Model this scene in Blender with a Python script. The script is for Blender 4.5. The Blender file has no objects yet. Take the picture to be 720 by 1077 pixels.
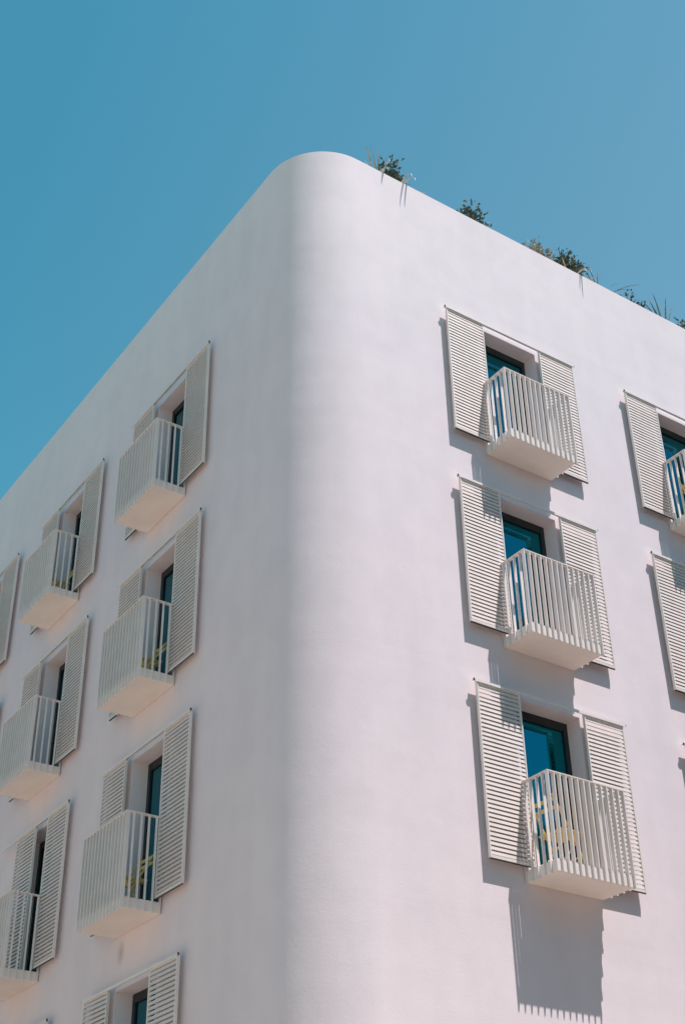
import bpy, bmesh, math, random
from mathutils import Vector, Matrix
scene = bpy.context.scene
COL = scene.collection
R = math.radians

# ------------------------------------------------------------------ camera
yaw, pitch, roll = 0.6086635, 0.5878004, -0.0193355
fw = Vector((math.sin(yaw)*math.cos(pitch), math.cos(yaw)*math.cos(pitch), math.sin(pitch)))
rt = Vector((math.cos(yaw), -math.sin(yaw), 0))
up = rt.cross(fw)
rt, up = rt*math.cos(roll)+up*math.sin(roll), up*math.cos(roll)-rt*math.sin(roll)
cam = bpy.data.cameras.new('camera'); cam_o = bpy.data.objects.new('camera', cam); COL.objects.link(cam_o)
M = Matrix((rt, up, -fw)).transposed().to_4x4()
M.translation = Vector((-7.74637, -11.95265, 1.6))
cam_o.matrix_world = M
cam.sensor_fit = 'VERTICAL'; cam.sensor_height = 24; cam.lens = 1417.8*24/1077
cam.clip_start = 0.1; cam.clip_end = 9000
scene.camera = cam_o

# ------------------------------------------------------------------ light
SUN_FROM = Vector((0.49, -1.0, 2.611)).normalized()
world = bpy.data.worlds.new('World'); scene.world = world; world.use_nodes = True
wn, wl = world.node_tree.nodes, world.node_tree.links
sky = wn.new('ShaderNodeTexSky'); sky.sky_type = 'NISHITA'; sky.sun_disc = False
sky.sun_elevation = math.asin(SUN_FROM.z); sky.sun_rotation = math.atan2(SUN_FROM.x, SUN_FROM.y)
sky.air_density = 1.0; sky.dust_density = 0.3; sky.ozone_density = 2.0; sky.altitude = 600
tint = wn.new('ShaderNodeMix'); tint.data_type = 'RGBA'; tint.blend_type = 'MULTIPLY'
tint.inputs['Factor'].default_value = 1.0
# the air is hazier and paler towards the east
wtc = wn.new('ShaderNodeTexCoord'); wsp = wn.new('ShaderNodeSeparateXYZ'); wl.new(wtc.outputs['Generated'], wsp.inputs[0])
wmr = wn.new('ShaderNodeMapRange'); wmr.inputs['From Min'].default_value = 0.2; wmr.inputs['From Max'].default_value = 0.75
wl.new(wsp.outputs['X'], wmr.inputs['Value'])
wmx = wn.new('ShaderNodeMix'); wmx.data_type = 'RGBA'; wl.new(wmr.outputs['Result'], wmx.inputs['Factor'])
wmx.inputs[6].default_value = (0.56, 1.50, 1.22, 1); wmx.inputs[7].default_value = (1.30, 1.64, 1.26, 1)
# southern half of the sky dimmed to weaken fill light on the right wall
wmr2 = wn.new('ShaderNodeMapRange'); wmr2.inputs['From Min'].default_value = -0.35; wmr2.inputs['From Max'].default_value = 0.25
wl.new(wsp.outputs['Y'], wmr2.inputs['Value'])
wmx2 = wn.new('ShaderNodeMix'); wmx2.data_type = 'RGBA'; wl.new(wmr2.outputs['Result'], wmx2.inputs['Factor'])
wmx2.inputs[6].default_value = (0.56, 1.02, 0.92, 1); wl.new(wmx.outputs[2], wmx2.inputs[7])
wl.new(wmx2.outputs[2], tint.inputs[7])
wl.new(sky.outputs['Color'], tint.inputs[6])
bg = wn['Background']; bg.inputs['Strength'].default_value = 0.100
wl.new(tint.outputs[2], bg.inputs['Color'])
sun = bpy.data.lights.new('sun', 'SUN'); sun.energy = 4.4; sun.angle = R(0.5); sun.color = (1.0, 0.935, 0.945)
sun_o = bpy.data.objects.new('sun', sun); COL.objects.link(sun_o)
sun_o.rotation_euler = SUN_FROM.to_track_quat('Z', 'Y').to_euler(); sun_o.location = (10, -20, 60)
vs = scene.view_settings
vs.view_transform = 'Standard'; vs.look = 'None'; vs.exposure = 0.42; vs.gamma = 1; vs.use_curve_mapping = False

# ------------------------------------------------------------------ materials
def mat(name):
    m = bpy.data.materials.new(name); m.use_nodes = True
    return m, m.node_tree.nodes, m.node_tree.links, m.node_tree.nodes['Principled BSDF']

def painted(name, col, rough=0.5, var=0.05, scale=6.0, bump=0.0, bscale=60.0, stretch=(1, 1, 1), metallic=0.0):
    m, n, l, b = mat(name)
    tc = n.new('ShaderNodeTexCoord'); mp = n.new('ShaderNodeMapping'); mp.inputs['Scale'].default_value = stretch
    l.new(tc.outputs['Object'], mp.inputs['Vector'])
    nz = n.new('ShaderNodeTexNoise'); nz.inputs['Scale'].default_value = scale; nz.inputs['Detail'].default_value = 5
    l.new(mp.outputs['Vector'], nz.inputs['Vector'])
    rp = n.new('ShaderNodeValToRGB')
    rp.color_ramp.elements[0].position = 0.3; rp.color_ramp.elements[1].position = 0.72
    rp.color_ramp.elements[0].color = (*[c*(1-var) for c in col], 1)
    rp.color_ramp.elements[1].color = (*[min(1, c*(1+var)) for c in col], 1)
    l.new(nz.outputs['Fac'], rp.inputs['Fac']); l.new(rp.outputs['Color'], b.inputs['Base Color'])
    b.inputs['Roughness'].default_value = rough; b.inputs['Metallic'].default_value = metallic
    if bump:
        n2 = n.new('ShaderNodeTexNoise'); n2.inputs['Scale'].default_value = bscale; n2.inputs['Detail'].default_value = 4
        l.new(mp.outputs['Vector'], n2.inputs['Vector'])
        bp = n.new('ShaderNodeBump'); bp.inputs['Strength'].default_value = bump; bp.inputs['Distance'].default_value = 0.01
        l.new(n2.outputs['Fac'], bp.inputs['Height']); l.new(bp.outputs['Normal'], b.inputs['Normal'])
    return m

def render_plaster():
    m, n, l, b = mat('white_render')
    tc = n.new('ShaderNodeTexCoord')
    # faint weathering: large patches, and vertical wash streaks
    def noise(scale, detail, stretch):
        mp = n.new('ShaderNodeMapping'); mp.inputs['Scale'].default_value = stretch
        l.new(tc.outputs['Object'], mp.inputs['Vector'])
        z = n.new('ShaderNodeTexNoise'); z.inputs['Scale'].default_value = scale; z.inputs['Detail'].default_value = detail
        l.new(mp.outputs['Vector'], z.inputs['Vector']); return z.outputs['Fac']
    patches = noise(0.5, 6, (1, 1, 1)); streaks = noise(1.6, 5, (1, 1, 0.09))
    add = n.new('ShaderNodeMath'); add.operation = 'ADD'; l.new(patches, add.inputs[0]); l.new(streaks, add.inputs[1])
    hf = n.new('ShaderNodeMath'); hf.operation = 'MULTIPLY'; hf.inputs[1].default_value = 0.5; l.new(add.outputs[0], hf.inputs[0])
    rp = n.new('ShaderNodeValToRGB')
    rp.color_ramp.elements[0].position = 0.33; rp.color_ramp.elements[0].color = (0.758, 0.655, 0.664, 1)
    rp.color_ramp.elements[1].position = 0.66; rp.color_ramp.elements[1].color = (0.82, 0.705, 0.712, 1)
    l.new(hf.outputs[0], rp.inputs['Fac'])
    # thin pale and greyish patches left by repairs
    mot = noise(2.6, 8, (1, 1, 0.7))
    r2 = n.new('ShaderNodeValToRGB')
    r2.color_ramp.elements[0].position = 0.40; r2.color_ramp.elements[0].color = (0.935, 0.935, 0.935, 1)
    r2.color_ramp.elements[1].position = 0.58; r2.color_ramp.elements[1].color = (1, 1, 1, 1)
    l.new(mot, r2.inputs['Fac'])
    mm = n.new('ShaderNodeMix'); mm.data_type = 'RGBA'; mm.blend_type = 'MULTIPLY'; mm.inputs['Factor'].default_value = 0.45
    l.new(rp.outputs['Color'], mm.inputs[6]); l.new(r2.outputs['Color'], mm.inputs[7])
    # hairline day joints of the render coat, one near each floor level
    sx = n.new('ShaderNodeSeparateXYZ'); l.new(tc.outputs['Object'], sx.inputs[0])
    wob = noise(0.7, 3, (1, 1, 0.2))
    za = n.new('ShaderNodeMath'); za.operation = 'MULTIPLY_ADD'; za.inputs[1].default_value = 0.10
    l.new(wob, za.inputs[0]); l.new(sx.outputs['Z'], za.inputs[2])
    pp = n.new('ShaderNodeMath'); pp.operation = 'PINGPONG'; pp.inputs[1].default_value = 1.6; l.new(za.outputs[0], pp.inputs[0])
    jr = n.new('ShaderNodeMapRange'); jr.interpolation_type = 'SMOOTHSTEP'
    jr.inputs['From Min'].default_value = 0.0; jr.inputs['From Max'].default_value = 0.05
    jr.inputs['To Min'].default_value = 0.0; jr.inputs['To Max'].default_value = 1.0
    l.new(pp.outputs[0], jr.inputs['Value'])
    # one soft brown smear under a left-hand balcony
    mp = n.new('ShaderNodeMapping'); mp.vector_type = 'POINT'
    mp.inputs['Location'].default_value = (0, -4.43, -6.63)
    l.new(tc.outputs['Object'], mp.inputs['Vector'])
    sc = n.new('ShaderNodeVectorMath'); sc.operation = 'MULTIPLY'; sc.inputs[1].default_value = (6, 7, 4.5)
    l.new(mp.outputs['Vector'], sc.inputs[0])
    ln = n.new('ShaderNodeVectorMath'); ln.operation = 'LENGTH'; l.new(sc.outputs[0], ln.inputs[0])
    mr = n.new('ShaderNodeMapRange'); mr.interpolation_type = 'SMOOTHSTEP'
    mr.inputs['From Min'].default_value = 0.0; mr.inputs['From Max'].default_value = 1.0
    mr.inputs['To Min'].default_value = 0.55; mr.inputs['To Max'].default_value = 0.0
    l.new(ln.outputs['Value'], mr.inputs['Value'])
    mx = n.new('ShaderNodeMix'); mx.data_type = 'RGBA'
    l.new(mr.outputs['Result'], mx.inputs['Factor']); l.new(mm.outputs[2], mx.inputs[6])
    mx.inputs[7].default_value = (0.36, 0.29, 0.25, 1)
    l.new(mx.outputs[2], b.inputs['Base Color'])
    b.inputs['Roughness'].default_value = 0.85; b.inputs['Specular IOR Level'].default_value = 0.2
    # trowelled unevenness: broad waves, lift lines between pours, fine grain
    broad = noise(0.8, 3, (1, 1, 0.8)); fine = noise(38, 5, (1, 1, 1)); lifts = noise(1.3, 2, (0.06, 0.06, 1.0)); mid = noise(5.0, 4, (1, 1, 0.8))
    prev = None
    for hgt, dist in ((broad, 0.006), (lifts, 0.007), (mid, 0.0016), (mot, 0.0012), (jr.outputs['Result'], 0.0002), (fine, 0.0013)):
        bp = n.new('ShaderNodeBump'); bp.inputs['Strength'].default_value = 1.0; bp.inputs['Distance'].default_value = dist
        l.new(hgt, bp.inputs['Height'])
        if prev: l.new(prev.outputs['Normal'], bp.inputs['Normal'])
        prev = bp
    l.new(prev.outputs['Normal'], b.inputs['Normal'])
    return m

def glass_mat():
    m, n, l, b = mat('tinted_glass')   # solar-coated blue glazing, mirror-like from outside
    b.inputs['Base Color'].default_value = (0.004, 0.205, 0.26, 1)
    b.inputs['Metallic'].default_value = 1.0; b.inputs['Roughness'].default_value = 0.02
    tc = n.new('ShaderNodeTexCoord'); nz = n.new('ShaderNodeTexNoise'); nz.inputs['Scale'].default_value = 1.4
    l.new(tc.outputs['Object'], nz.inputs['Vector'])
    bp = n.new('ShaderNodeBump'); bp.inputs['Distance'].default_value = 0.004; bp.inputs['Strength'].default_value = 0.5
    l.new(nz.outputs['Fac'], bp.inputs['Height']); l.new(bp.outputs['Normal'], b.inputs['Normal'])
    return m

def leaf_mat(name, c1, c2, rough=0.65):
    m, n, l, b = mat(name)
    tc = n.new('ShaderNodeTexCoord'); nz = n.new('ShaderNodeTexNoise'); nz.inputs['Scale'].default_value = 9
    nz.inputs['Detail'].default_value = 3
    l.new(tc.outputs['Object'], nz.inputs['Vector'])
    rp = n.new('ShaderNodeValToRGB'); rp.color_ramp.elements[0].position = 0.35; rp.color_ramp.elements[1].position = 0.65
    rp.color_ramp.elements[0].color = (*c1, 1); rp.color_ramp.elements[1].color = (*c2, 1)
    l.new(nz.outputs['Fac'], rp.inputs['Fac']); l.new(rp.outputs['Color'], b.inputs['Base Color'])
    b.inputs['Roughness'].default_value = rough
    return m

PLASTER = render_plaster()
SLAB = painted('balcony_render', (0.80, 0.70, 0.64), 0.8, 0.05, 3.0, 0.3, 40)
METAL = painted('warm_white_metal', (0.775, 0.695, 0.65), 0.5, 0.05, 4.0, 0.08, 25)
LOUVRE = painted('warm_grey_louvre', (0.715, 0.615, 0.56), 0.55, 0.06, 5.0, 0.1, 30)
DARK = painted('dark_rubber_and_gap_shade', (0.03, 0.03, 0.03), 0.6, 0.2)
FRAME = painted('anodised_window_frame', (0.012, 0.02, 0.022), 0.45, 0.15)
GLASS = glass_mat()
YELLOW = painted('yellow_chair_paint', (0.70, 0.51, 0.17), 0.45, 0.07, 12)
ROOFM = painted('roof_gravel', (0.35, 0.33, 0.31), 0.9, 0.15, 20)
SOIL = painted('planter_soil', (0.07, 0.05, 0.035), 0.95, 0.3, 20)
PAVE = painted('paving', (0.42, 0.355, 0.285), 0.85, 0.12, 0.4, 0.3, 8)
LEAF_D = leaf_mat('dark_leaf', (0.05, 0.078, 0.052), (0.16, 0.19, 0.125))
LEAF_P = leaf_mat('pale_leaf', (0.22, 0.21, 0.14), (0.45, 0.41, 0.30), 0.6)
BLADE_G = leaf_mat('grey_green_blade', (0.10, 0.13, 0.11), (0.30, 0.31, 0.25))
BLADE_S = leaf_mat('straw_blade', (0.30, 0.27, 0.19), (0.50, 0.46, 0.36), 0.6)
BARK = painted('twig_bark', (0.10, 0.075, 0.055), 0.9, 0.25, 20)

# ------------------------------------------------------------------ mesh helpers
def add_box(bm, x0, x1, y0, y1, z0, z1):
    v = [bm.verts.new((x, y, z)) for x in (x0, x1) for y in (y0, y1) for z in (z0, z1)]
    for f in ((0, 1, 3, 2), (4, 6, 7, 5), (0, 4, 5, 1), (2, 3, 7, 6), (0, 2, 6, 4), (1, 5, 7, 3)):
        bm.faces.new([v[i] for i in f])
    return v

def add_bar(bm, a, b, w, h, ref=Vector((0, 0, 1))):
    a, b = Vector(a), Vector(b); d = (b-a).normalized()
    s = d.cross(ref)
    if s.length < 1e-4: s = d.cross(Vector((1, 0, 0)))
    s.normalize(); t = s.cross(d)
    vs_ = []
    for p in (a, b):
        for i, j in ((-1, -1), (1, -1), (1, 1), (-1, 1)):
            vs_.append(bm.verts.new(p+s*(w/2*i)+t*(h/2*j)))
    for i in range(4):
        j = (i+1) % 4
        bm.faces.new((vs_[i], vs_[j], vs_[4+j], vs_[4+i]))
    bm.faces.new((vs_[3], vs_[2], vs_[1], vs_[0])); bm.faces.new((vs_[4], vs_[5], vs_[6], vs_[7]))

def add_tube(bm, pts, r0, r1, seg=6):
    rings = []
    n_ = len(pts)
    for i, p in enumerate(pts):
        d = (pts[min(i+1, n_-1)]-pts[max(i-1, 0)]).normalized()
        s = d.cross(Vector((0.3, 0.9, 0.1))).normalized(); t = s.cross(d)
        r = r0+(r1-r0)*i/(n_-1)
        rings.append([bm.verts.new(p+s*(r*math.cos(2*math.pi*k/seg))+t*(r*math.sin(2*math.pi*k/seg))) for k in range(seg)])
    for a, b in zip(rings, rings[1:]):
        for k in range(seg):
            f = bm.faces.new((a[k], a[(k+1) % seg], b[(k+1) % seg], b[k])); f.smooth = True

def to_mesh(name, bm, m, bevel=0.0):
    if bevel:
        bmesh.ops.bevel(bm, geom=list(bm.edges), offset=bevel, segments=1, affect='EDGES', clamp_overlap=True)
    bmesh.ops.recalc_face_normals(bm, faces=bm.faces)
    me = bpy.data.meshes.new(name); bm.to_mesh(me); bm.free(); me.materials.append(m)
    return me

def link(name, data, parent=None, loc=(0, 0, 0), rz=0.0):
    o = bpy.data.objects.new(name, data); COL.objects.link(o)
    o.location = loc; o.rotation_euler = (0, 0, rz)
    if parent: o.parent = parent
    return o

def tag(o, label=None, cat=None, group=None, kind=None):
    if label: o['label'] = label
    if cat: o['category'] = cat
    if group: o['group'] = group
    if kind: o['kind'] = kind
    return o

# ------------------------------------------------------------------ building dimensions
ZTOP = 15.768            # top of the shutters on the top floor
FLOOR = 3.2
ZPAR = ZTOP+2.463        # parapet top
RAD = 1.0                # rounded corner
LENX, LENY = 21.0, 24.0
U0R, DUR = 2.543, 3.7995
U0L, DUL = 2.631, 3.7942
OP0, OP1 = 0.735, 1.872  # opening inside the 2.6 m wide window group
WID = 2.60
OPT, OPB = -0.02, -2.362
DEPTH = 0.25
right_w = [(c, r) for c in (0, 1) for r in (0, 1, 2)]
left_w = [(c, r) for c in (0, 1) for r in (0, 1, 2, 3)]+[(2, 0), (2, 1)]

# ------------------------------------------------------------------ ground
def make_ground():
    bm = bmesh.new()
    n_ = 64
    c = bm.verts.new((0, 0, 0)); ring = [bm.verts.new((4000*math.cos(2*math.pi*k/n_), 4000*math.sin(2*math.pi*k/n_), 0)) for k in range(n_)]
    for k in range(n_): bm.faces.new((c, ring[k], ring[(k+1) % n_]))
    o = link('ground', to_mesh('ground', bm, PAVE)); tag(o, kind='structure')
make_ground()
ASPH = painted('asphalt', (0.055, 0.055, 0.058), 0.9, 0.2, 1.5, 0.4, 60)
bm = bmesh.new(); add_box(bm, 0, 70, -12.5, -5.0, -0.1, 0.004)
tag(link('added_road', to_mesh('added_road', bm, ASPH)), kind='structure')  # unseen asphalt strip, added to cut bounce light on the right facade
bm = bmesh.new(); add_box(bm, -0.15, 70, -4.998, -4.85, -0.1, 0.12); add_box(bm, -0.15, 70, -12.65, -12.502, -0.1, 0.12)
tag(link('added_kerb', to_mesh('added_kerb', bm, ROOFM)), kind='structure')  # unseen edging, added together with the asphalt strip

# ------------------------------------------------------------------ unseen blocks added across the streets to shape sky and bounce light
BRICK = painted('tan_render', (0.16, 0.13, 0.11), 0.85, 0.12, 0.8, 0.2, 30)
CREAM = painted('cream_render', (0.48, 0.40, 0.33), 0.85, 0.08, 0.8, 0.2, 30)
def opposite(label, x0, x1, y0, y1, h, m, face):
    """unseen block added for its effect on the light, with rows of recessed windows on the side that faces the street"""
    root = link('added_street_block', None); tag(root, label, 'building')
    bm = bmesh.new(); wins = []
    along = (x0, x1) if face == 'y' else (y0, y1)
    P = (lambda u, d, z: (u, y1-d, z)) if face == 'y' else (lambda u, d, z: (x1-d, u, z))
    n_ = int((along[1]-along[0])/4.6); rows = int(h//3.3)
    us = [along[0]]; zs = [0.0]
    for i in range(n_):
        c = along[0]+(i+0.5)*(along[1]-along[0])/n_; us += [c-0.65, c+0.65]
    for r in range(rows): zs += [r*3.3+0.9, r*3.3+2.6]
    us.append(along[1]); zs.append(h)
    for i, (a, b) in enumerate(zip(us, us[1:])):
        for j, (c, d) in enumerate(zip(zs, zs[1:])):
            if i % 2 and j % 2:
                wins.append(P((a+b)/2, 0.2, (c+d)/2))
                for (ua, za), (ub, zb) in (((a, c), (a, d)), ((b, c), (b, d)), ((a, c), (b, c)), ((a, d), (b, d))):
                    bm.faces.new([bm.verts.new(P(*t)) for t in ((ua, 0, za), (ub, 0, zb), (ub, 0.2, zb), (ua, 0.2, za))])
            else:
                bm.faces.new([bm.verts.new(P(u, 0, z)) for u, z in ((a, c), (b, c), (b, d), (a, d))])
    D_ = (y1-y0) if face == 'y' else (x1-x0)
    a, b = along
    for q in ([P(a, 0, 0), P(a, 0, h), P(a, D_, h), P(a, D_, 0)], [P(b, 0, 0), P(b, 0, h), P(b, D_, h), P(b, D_, 0)],
              [P(a, D_, 0), P(a, D_, h), P(b, D_, h), P(b, D_, 0)], [P(a, 0, h), P(b, 0, h), P(b, D_, h), P(a, D_, h)]):
        bm.faces.new([bm.verts.new(p) for p in q])
    link('wall', to_mesh('wall', bm, m), root)
    bw = bmesh.new(); add_box(bw, -0.65, 0.65, -0.05, 0.0, -0.85, 0.85)
    wm = to_mesh('window', bw, FRAME)
    for p in wins: link('window', wm, root, p, math.pi if face == 'y' else math.pi/2)
opposite('unseen tan rendered block added across from the sunlit facade to block southern sky light', -3, 60, -28, -15.5, 15.5, BRICK, 'y')
opposite('unseen cream rendered block added across from the shaded facade to block low sky and bounce sun', -34, -22, -1, 60, 18, CREAM, 'x')

# ------------------------------------------------------------------ building
house = link('apartment_building', None)
tag(house, 'white rounded-corner apartment building with louvred shutters and small slatted balconies', 'building')

def make_wall():
    bm = bmesh.new()
    def facade(P, span0, span1, holes):
        us = sorted({span0, span1, *[h[0] for h in holes], *[h[1] for h in holes]})
        zs = sorted({0.0, ZPAR, *[h[2] for h in holes], *[h[3] for h in holes]})
        for a, b in zip(us, us[1:]):
            for c, d in zip(zs, zs[1:]):
                um, zm = (a+b)/2, (c+d)/2
                if any(h[0] < um < h[1] and h[2] < zm < h[3] for h in holes): continue
                bm.faces.new([bm.verts.new(P(u, 0, z)) for u, z in ((a, c), (b, c), (b, d), (a, d))])
        for u0, u1, z0, z1 in holes:
            for q in (((u0, z0), (u0, z1)), ((u1, z0), (u1, z1)), ((u0, z0), (u1, z0)), ((u0, z1), (u1, z1))):
                (ua, za), (ub, zb) = q
                bm.faces.new([bm.verts.new(P(*t)) for t in ((ua, 0, za), (ub, 0, zb), (ub, DEPTH+0.08, zb), (ua, DEPTH+0.08, za))])
    PR = lambda u, d, z: (u, d, z)
    PL = lambda u, d, z: (d, u, z)
    holes = [(U0R+c*DUR+OP0, U0R+c*DUR+OP1, ZTOP-r*FLOOR+OPB, ZTOP-r*FLOOR+OPT) for c, r in right_w]
    facade(PR, RAD, LENX, holes)
    holes = [(U0L+c*DUL+WID-OP1, U0L+c*DUL+WID-OP0, ZTOP-r*FLOOR+OPB, ZTOP-r*FLOOR+OPT) for c, r in left_w]
    facade(PL, RAD, LENY, holes)
    n_ = 96; prev = None
    nz_ = 24
    for k in range(n_+1):
        t = k/n_*math.pi/2
        x, y = RAD-RAD*math.cos(t), RAD-RAD*math.sin(t)
        cur = [bm.verts.new((x, y, ZPAR*j/nz_)) for j in range(nz_+1)]
        if prev:
            for j in range(nz_):
                f = bm.faces.new((prev[j], cur[j], cur[j+1], prev[j+1])); f.smooth = True
        prev = cur
    # the two far sides
    for a, b in (((LENX, 0), (LENX, LENY)), ((LENX, LENY), (0, LENY))):
        bm.faces.new([bm.verts.new(p) for p in ((*a, 0), (*b, 0), (*b, ZPAR), (*a, ZPAR))])
    # parapet top and inner face, following the rounded plan
    T = 0.22
    outer = [(LENX, 0)]; inner = [(LENX-T, T)]
    for k in range(48, -1, -1):
        t = k/48*math.pi/2
        outer.append((RAD-RAD*math.cos(t), RAD-RAD*math.sin(t)))
        r2 = RAD-T
        inner.append((RAD-r2*math.cos(t), RAD-r2*math.sin(t)))
    outer += [(0, LENY), (LENX, LENY), (LENX, 0)]; inner += [(T, LENY-T), (LENX-T, LENY-T), (LENX-T, T)]
    for i in range(len(outer)-1):
        a, b, c, d = outer[i], outer[i+1], inner[i+1], inner[i]
        bm.faces.new([bm.verts.new((*p, ZPAR)) for p in (a, b, c, d)])
        bm.faces.new([bm.verts.new((*d, ZPAR)), bm.verts.new((*c, ZPAR)), bm.verts.new((*c, ZPAR-1.0)), bm.verts.new((*d, ZPAR-1.0))])
    return link('wall', to_mesh('wall', bm, PLASTER), house)
make_wall()
bm = bmesh.new(); T = 0.22
pts = [(LENX-T, T)]+[(RAD-(RAD-T)*math.cos(k/48*math.pi/2), RAD-(RAD-T)*math.sin(k/48*math.pi/2)) for k in range(48, -1, -1)]+[(T, LENY-T), (LENX-T, LENY-T)]
bm.faces.new([bm.verts.new((*p, ZPAR-1.0)) for p in pts])
link('roof', to_mesh('roof', bm, ROOFM), house)
# planting trough behind the right-hand parapet
bm = bmesh.new(); add_box(bm, 1.3, 20.0, 0.225, 1.0, ZPAR-0.995, ZPAR-0.06)
trough = link('planting_trough', to_mesh('planting_trough', bm, PLASTER), house)
bm = bmesh.new(); add_box(bm, 1.36, 19.94, 0.24, 0.94, ZPAR-0.055, ZPAR-0.03)
link('soil', to_mesh('soil', bm, SOIL), trough)

# shared part meshes; local x along the facade, local y into the building, z down from the shutter top
SH_W, SH_H = 0.722, 2.331
def shutter_mesh():
    bm = bmesh.new()
    y0, y1 = -0.112, -0.070
    add_box(bm, 0, 0.020, y0, y1, -SH_H, 0); add_box(bm, SH_W-0.020, SH_W, y0, y1, -SH_H, 0)
    add_box(bm, 0.020, SH_W-0.020, y0+0.002, y1, -0.036, 0); add_box(bm, 0.020, SH_W-0.020, y0+0.002, y1, -SH_H, -SH_H+0.036)
    return to_mesh('shutter', bm, METAL, 0.002)
def louvre_mesh():
    bm = bmesh.new()
    n_ = 38; z0 = -0.040; z1 = -SH_H+0.040; p = (z0-z1)/n_
    for k in range(n_):
        zb = z0-(k+1)*p+0.004; zt = zb+0.041
        prof = ((-0.107, zb), (-0.100, zt), (-0.076, zt+0.006), (-0.083, zb+0.006))
        a = [bm.verts.new((0.018, y, z)) for y, z in prof]; b = [bm.verts.new((SH_W-0.018, y, z)) for y, z in prof]
        for i in range(4): bm.faces.new((a[i], a[(i+1) % 4], b[(i+1) % 4], b[i]))
        bm.faces.new(a); bm.faces.new(b[::-1])
    return to_mesh('louvres', bm, LOUVRE)
def rail_mesh():
    bm = bmesh.new()
    add_box(bm, -0.03, WID+0.02, -0.125, -0.066, 0.004, 0.014)      # channel lid
    add_box(bm, -0.03, WID+0.02, -0.125, -0.117, -0.022, 0.004)     # front lip
    return to_mesh('shutter_rail', bm, METAL)
def gap_shade_mesh():
    bm = bmesh.new()
    add_box(bm, 0.0, SH_W, -0.100, -0.082, -SH_H-0.009, -SH_H-0.001)  # dark strip stands in for the shaded gap below the shutter
    return to_mesh('shutter_gap_shade', bm, DARK)
def stop_mesh():
    bm = bmesh.new(); add_box(bm, -0.046, -0.031, -0.122, -0.102, -0.012, 0.022)
    return to_mesh('rail_stop', bm, DARK, 0.003)
def frame_mesh():
    bm = bmesh.new(); a, b, t, z = OP0, OP1, OPT, OPB
    y0, y1 = DEPTH-0.002, DEPTH+0.06; w = 0.07
    add_box(bm, a, a+w, y0, y1, z, t); add_box(bm, b-w, b, y0, y1, z, t)
    add_box(bm, a+w, b-w, y0, y1, t-0.12, t); add_box(bm, a+w, b-w, y0, y1, z, z+0.07)
    return to_mesh('window', bm, FRAME, 0.003)
def pane_mesh():
    bm = bmesh.new()
    add_box(bm, OP0+0.05, OP1-0.05, DEPTH+0.025, DEPTH+0.045, OPB+0.06, OPT-0.08)
    return to_mesh('pane', bm, GLASS)
B0, B1, BD = 0.618, 1.91, 0.580
BTOP, BBOT = -1.250, -2.515
def slab_mesh():
    bm = bmesh.new()
    add_box(bm, B0+0.018, B1-0.018, -BD+0.026, -0.001, BBOT+0.006, -2.365)
    return to_mesh('balcony', bm, SLAB, 0.006)
def railing_mesh():
    bm = bmesh.new()
    w, dp = 0.017, 0.054
    nF = 14
    for k in range(nF):                       # front bars, flat side-on to the street
        x = B0+w/2+(B1-B0-w)*k/(nF-1)
        add_box(bm, x-w/2, x+w/2, -BD-0.006, -BD+dp-0.006 if 0 < k < nF-1 else -BD+dp-0.006, BBOT, BTOP-0.014)
    nS = 6
    for sx in (0, 1):                         # side bars
        for k in range(1, nS):
            y = -BD+(BD-0.03)*k/(nS-1)
            x0 = B0-0.006 if sx == 0 else B1-0.042+0.006
            add_box(bm, x0, x0+0.042, y-0.007, y+0.007, BBOT, BTOP-0.014)
    t = 0.014
    add_box(bm, B0-0.008, B1+0.008, -BD-0.008, -BD+dp-0.004, BTOP-t, BTOP)
    add_box(bm, B0-0.008, B0+dp-0.004, -BD+dp-0.004, -0.001, BTOP-t, BTOP)
    add_box(bm, B1-dp+0.004, B1+0.008, -BD+dp-0.004, -0.001, BTOP-t, BTOP)
    # clip rail just above the slab
    add_box(bm, B0+0.03, B1-0.03, -BD+0.03, -BD+0.044, -2.362, -2.352)
    return to_mesh('railing', bm, METAL)
ME = dict(shutter=shutter_mesh(), louvres=louvre_mesh(), rail=rail_mesh(), gap_shade=gap_shade_mesh(), stop=stop_mesh(),
          frame=frame_mesh(), pane=pane_mesh(), slab=slab_mesh(), railing=railing_mesh())

jig = random.Random(3)
def window_group(origin, rz, near_dx=0.0, far_dx=0.0):
    """one window with its track, pair of sliding shutters and balcony; every piece a part of the building"""
    rot = Matrix.Rotation(rz, 3, 'Z')
    def put(name, data, parent=house, dx=0.0):
        if parent is house: return link(name, data, house, Vector(origin)+rot @ Vector((dx, 0, 0)), rz)
        return link(name, data, parent)
    f = put('window', ME['frame']); put('pane', ME['pane'], f)
    ra = put('shutter_rail', ME['rail'])
    link('rail_stop', ME['stop'], ra)
    link('rail_stop', ME['stop'], ra, (WID+0.067, 0, 0))
    for dx in (near_dx+jig.uniform(-0.012, 0.02), WID-SH_W+far_dx+jig.uniform(-0.02, 0.012)):
        s = put('shutter', ME['shutter'], dx=dx); put('louvres', ME['louvres'], s); put('shutter_gap_shade', ME['gap_shade'], s)
    b = put('balcony', ME['slab']); put('railing', ME['railing'], b)
for c, r in right_w:
    window_group((U0R+c*DUR, 0, ZTOP-r*FLOOR), 0.0)
for c, r in left_w:
    # on the left facade local x runs towards the corner
    window_group((0, U0L+c*DUL+WID, ZTOP-r*FLOOR), -math.pi/2, near_dx=0.66 if (c, r) == (1, 2) else 0.0)

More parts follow.
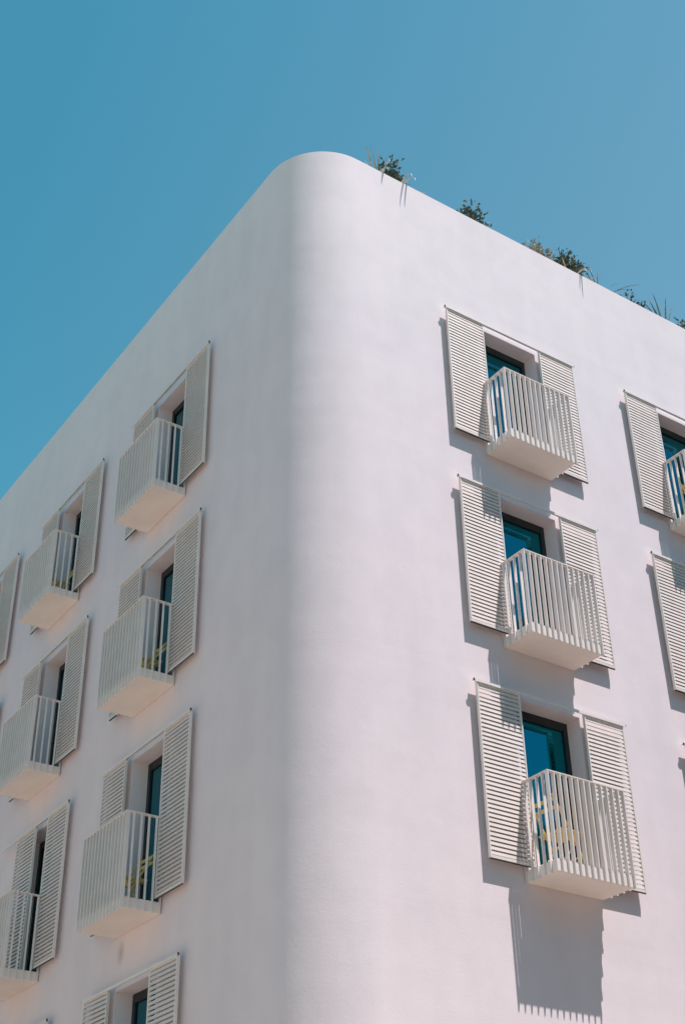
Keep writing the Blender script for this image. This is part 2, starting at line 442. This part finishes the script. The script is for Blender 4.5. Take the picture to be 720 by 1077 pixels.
# ------------------------------------------------------------------ folding chairs
def chair_parts():
    P = {}
    bm = bmesh.new()
    for k in range(5): add_box(bm, -0.19+k*0.078, -0.19+k*0.078+0.060, -0.21, 0.21, 0.435, 0.452)
    P['seat'] = to_mesh('seat', bm, YELLOW, 0.003)
    bm = bmesh.new()
    for z in (0.70, 0.80):
        x = -0.20-(z-0.45)*0.22
        add_box(bm, x-0.008, x+0.008, -0.20, 0.20, z-0.022, z+0.022)
    P['backrest'] = to_mesh('backrest', bm, YELLOW, 0.003)
    for i, s in enumerate((-1, 1)):
        bm = bmesh.new(); add_bar(bm, (0.20, s*0.195, 0.0), (-0.295, s*0.195, 0.86), 0.018, 0.026, Vector((0, 1, 0)))
        P['leg%d' % i] = to_mesh('leg', bm, YELLOW, 0.003)
        bm = bmesh.new(); add_bar(bm, (-0.22, s*0.172, 0.0), (0.17, s*0.172, 0.432), 0.018, 0.026, Vector((0, 1, 0)))
        P['leg%d' % (i+2)] = to_mesh('leg', bm, YELLOW, 0.003)
    bm = bmesh.new(); add_bar(bm, (0.115, -0.186, 0.148), (0.115, 0.186, 0.148), 0.014, 0.014)
    add_bar(bm, (-0.141, -0.163, 0.0875), (-0.141, 0.163, 0.0875), 0.014, 0.014)
    P['crossbar'] = to_mesh('crossbar', bm, YELLOW)
    return P
CP = chair_parts()
def chair(loc, rz, label):
    o = link('folding_chair', None, None, loc, rz)
    tag(o, label, 'chair', 'yellow folding chairs on the balconies')
    for k, me in CP.items(): link(me.name.split('.')[0], me, o)
def on_right(c, r, u, d, rz, label): chair((U0R+c*DUR+u, -d, ZTOP-r*FLOOR-2.365), rz, label)
def on_left(c, r, v, d, rz, label): chair((-d, U0L+c*DUL+v, ZTOP-r*FLOOR-2.365), rz, label)
on_right(0, 2, 1.03, 0.28, 0.05, 'yellow slatted folding chair on the lowest balcony of the sunlit right facade')
on_right(1, 0, 1.30, 0.28, 0.0, 'yellow folding chair on the top floor balcony cut by the right picture edge')
on_left(0, 1, 1.40, 0.16, R(180), 'yellow folding chair on the middle-floor balcony nearest the rounded corner in shade')
on_left(0, 2, 1.42, 0.16, R(183), 'yellow folding chair on the shaded balcony directly above the lowest window at left')
on_left(1, 0, 1.40, 0.18, R(178), 'yellow folding chair on the top floor balcony at far left, below the parapet')

# ------------------------------------------------------------------ roof plants
rng = random.Random(7)
def add_leaf(bm, p, d, n, L, W):
    d = d.normalized(); s = d.cross(n)
    if s.length < 1e-3: s = d.cross(Vector((1, 0.2, 0)))
    s.normalize(); nn = s.cross(d)
    m1 = p+d*(L*0.45)
    a, b, c, e = bm.verts.new(p), bm.verts.new(m1+s*W/2+nn*W*0.15), bm.verts.new(p+d*L-nn*L*0.08), bm.verts.new(m1-s*W/2+nn*W*0.15)
    m = bm.verts.new(m1)
    bm.faces.new((a, b, m)); bm.faces.new((b, c, m)); bm.faces.new((c, e, m)); bm.faces.new((e, a, m))

def shrub(x, y, h, spread, label, mleaf, nst=7, leafL=0.075, seed=0, lean=(0, 0), dens=1.0):
    g = random.Random(seed)
    root = link('roof_shrub', None, None, (x, y, ZPAR-0.04))
    tag(root, label, 'shrub', 'plants along the roof edge')
    bs, bl = bmesh.new(), bmesh.new()
    for k in range(nst):
        az = g.uniform(0, 2*math.pi); rad = spread*g.uniform(0.15, 1.0)
        tip = Vector((rad*math.cos(az)+lean[0], rad*math.sin(az)*0.55+lean[1], h*g.uniform(0.5, 1.0)*(1-0.35*rad/spread)))
        if k == 0: tip = Vector((lean[0], lean[1], h))
        pts = []
        for i in range(7):
            t = i/6
            pts.append(Vector((tip.x*t**1.4, tip.y*t**1.4, tip.z*t))+Vector((g.uniform(-.02, .02), g.uniform(-.02, .02), 0))*(i > 0))
        add_tube(bs, pts, 0.012, 0.004)
        nl = int(90*dens)
        for i in range(nl):
            t = g.uniform(0.30, 1.0); j = min(5, int(t*6)); q = pts[j].lerp(pts[j+1], t*6-j)
            off = Vector((g.gauss(0, 1), g.gauss(0, 1), g.gauss(0, 0.8)))
            q2 = q+off*(0.05+0.035*spread)
            d = (q2-q).normalized()+Vector((0, 0, 0.35))+Vector((g.uniform(-.5, .5), g.uniform(-.5, .5), g.uniform(-.3, .5)))
            add_leaf(bl, q2, d, Vector((g.uniform(-1, 1), g.uniform(-1, 1), 0.8)), leafL*g.uniform(0.6, 1.25), leafL*g.uniform(0.45, 0.7))
    link('stem', to_mesh('stem', bs, BARK), root)
    fo = bpy.data.meshes.new('foliage'); bl.to_mesh(fo); bl.free(); fo.materials.append(mleaf)
    link('foliage', fo, root)

def spiky(x, y, blades, label, m, width=0.022, seed=0, name='spiky_plant'):
    """blades: (azimuth deg, start elevation deg, length, droop)"""
    g = random.Random(seed)
    root = link(name, None, None, (x, y, ZPAR-0.03))
    tag(root, label, 'plant', 'plants along the roof edge')
    bm = bmesh.new()
    for az, el, L, droop in blades:
        az = R(az+g.uniform(-5, 5)); el = R(el)
        p = Vector((g.uniform(-.03, .03), g.uniform(-.03, .03), 0)); n_ = 10
        hd = Vector((math.cos(az), math.sin(az), 0)); side = Vector((-hd.y, hd.x, 0))
        rows = []
        for i in range(n_+1):
            t = i/n_
            w = width*(0.55+0.9*t if t < 0.4 else 0.91*(1-((t-0.4)/0.6)**2.6))*0.9+0.0012
            nrm = Vector((-hd.x*math.sin(el), -hd.y*math.sin(el), math.cos(el)))
            rows.append((bm.verts.new(p-side*w/2+nrm*w*0.22), bm.verts.new(p), bm.verts.new(p+side*w/2+nrm*w*0.22)))
            p = p+(hd*math.cos(el)+Vector((0, 0, math.sin(el))))*(L/n_)
            el -= R(droop)/n_*(0.4+1.2*t)
        for a, b in zip(rows, rows[1:]):
            for i in (0, 1):
                f = bm.faces.new((a[i], a[i+1], b[i+1], b[i])); f.smooth = True
    me = bpy.data.meshes.new('blades'); bm.to_mesh(me); bm.free(); me.materials.append(m)
    link('blades', me, root)
OUT = 270
spiky(1.60, 0.28, [(170, 86, 1.0, 6), (20, 86, 1.05, 6), (10, 74, 1.1, 8), (0, 68, 1.08, 10), (110, 78, 0.9, 12), (200, 76, 0.85, 16),
                   (OUT-12, 55, 0.50, 172), (OUT-25, 60, 0.45, 165)],
      'pale spiky plant nearest the rounded corner, its blades hanging over the roof edge', BLADE_S, 0.046, 1)
shrub(2.00, 0.40, 1.06, 0.25, 'tall dark leafy shrub beside the spiky plant nearest the rounded corner', LEAF_D, 11, 0.085, 2)
spiky(1.98, 0.27, [(OUT-4, 52, 0.66, 172), (OUT+2, 48, 0.60, 170), (OUT-70, 30, 0.40, 40), (OUT+70, 40, 0.55, 60)],
      'few straw-coloured blades hanging below the tall dark shrub near the corner', BLADE_S, 0.036, 3)
shrub(3.72, 0.40, 0.90, 0.40, 'low dark shrub alone on the roof edge above the first balcony column', LEAF_D, 13, 0.08, 4)
shrub(5.12, 0.38, 0.72, 0.32, 'pale yellowish bush to the left of the widest dark shrub', LEAF_P, 10, 0.09, 5)
spiky(5.36, 0.32, [(30, 80, 1.05, 8), (10, 70, 1.05, 10), (150, 84, 0.95, 8), (60, 80, 1.0, 10), (330, 64, 0.85, 25)],
      'dark thin upright blades between the pale bush and the widest dark shrub', BLADE_G, 0.034, 6)
shrub(5.84, 0.43, 0.96, 0.48, 'widest dark shrub on the roof edge with drooping straw blades before it', LEAF_D, 17, 0.085, 7)
spiky(5.82, 0.27, [(OUT-4, 52, 0.54, 172), (OUT+8, 48, 0.62, 170), (OUT-60, 40, 0.6, 55), (OUT+65, 38, 0.7, 50), (OUT+80, 40, 0.65, 40), (OUT-80, 45, 0.6, 50)],
      'straw-coloured drooping blades in front of the widest dark shrub', BLADE_S, 0.034, 8)
spiky(6.58, 0.32, [(170, 82, 0.9, 10), (20, 82, 1.05, 10), (350, 52, 1.1, 40), (330, 45, 1.0, 45), (60, 76, 0.9, 15), (10, 62, 1.1, 30), (190, 66, 0.75, 30)],
      'thin grassy tuft right of the widest dark shrub', BLADE_G, 0.028, 9)
shrub(7.46, 0.40, 0.72, 0.26, 'small dark shrub between the grassy tuft and the rightmost spiky plant', LEAF_D, 12, 0.08, 10)
spiky(8.28, 0.33, [(180, 85, 1.1, 8), (10, 80, 1.25, 8), (90, 85, 1.1, 8), (0, 72, 1.15, 12), (170, 70, 0.95, 20), (200, 62, 0.8, 30)],
      'rightmost spiky plant of upright grey-green blades on the roof', BLADE_G, 0.046, 11)
shrub(8.95, 0.44, 0.80, 0.28, 'dark shrub at the right picture edge beside the rightmost spiky plant', LEAF_D, 12, 0.085, 12)
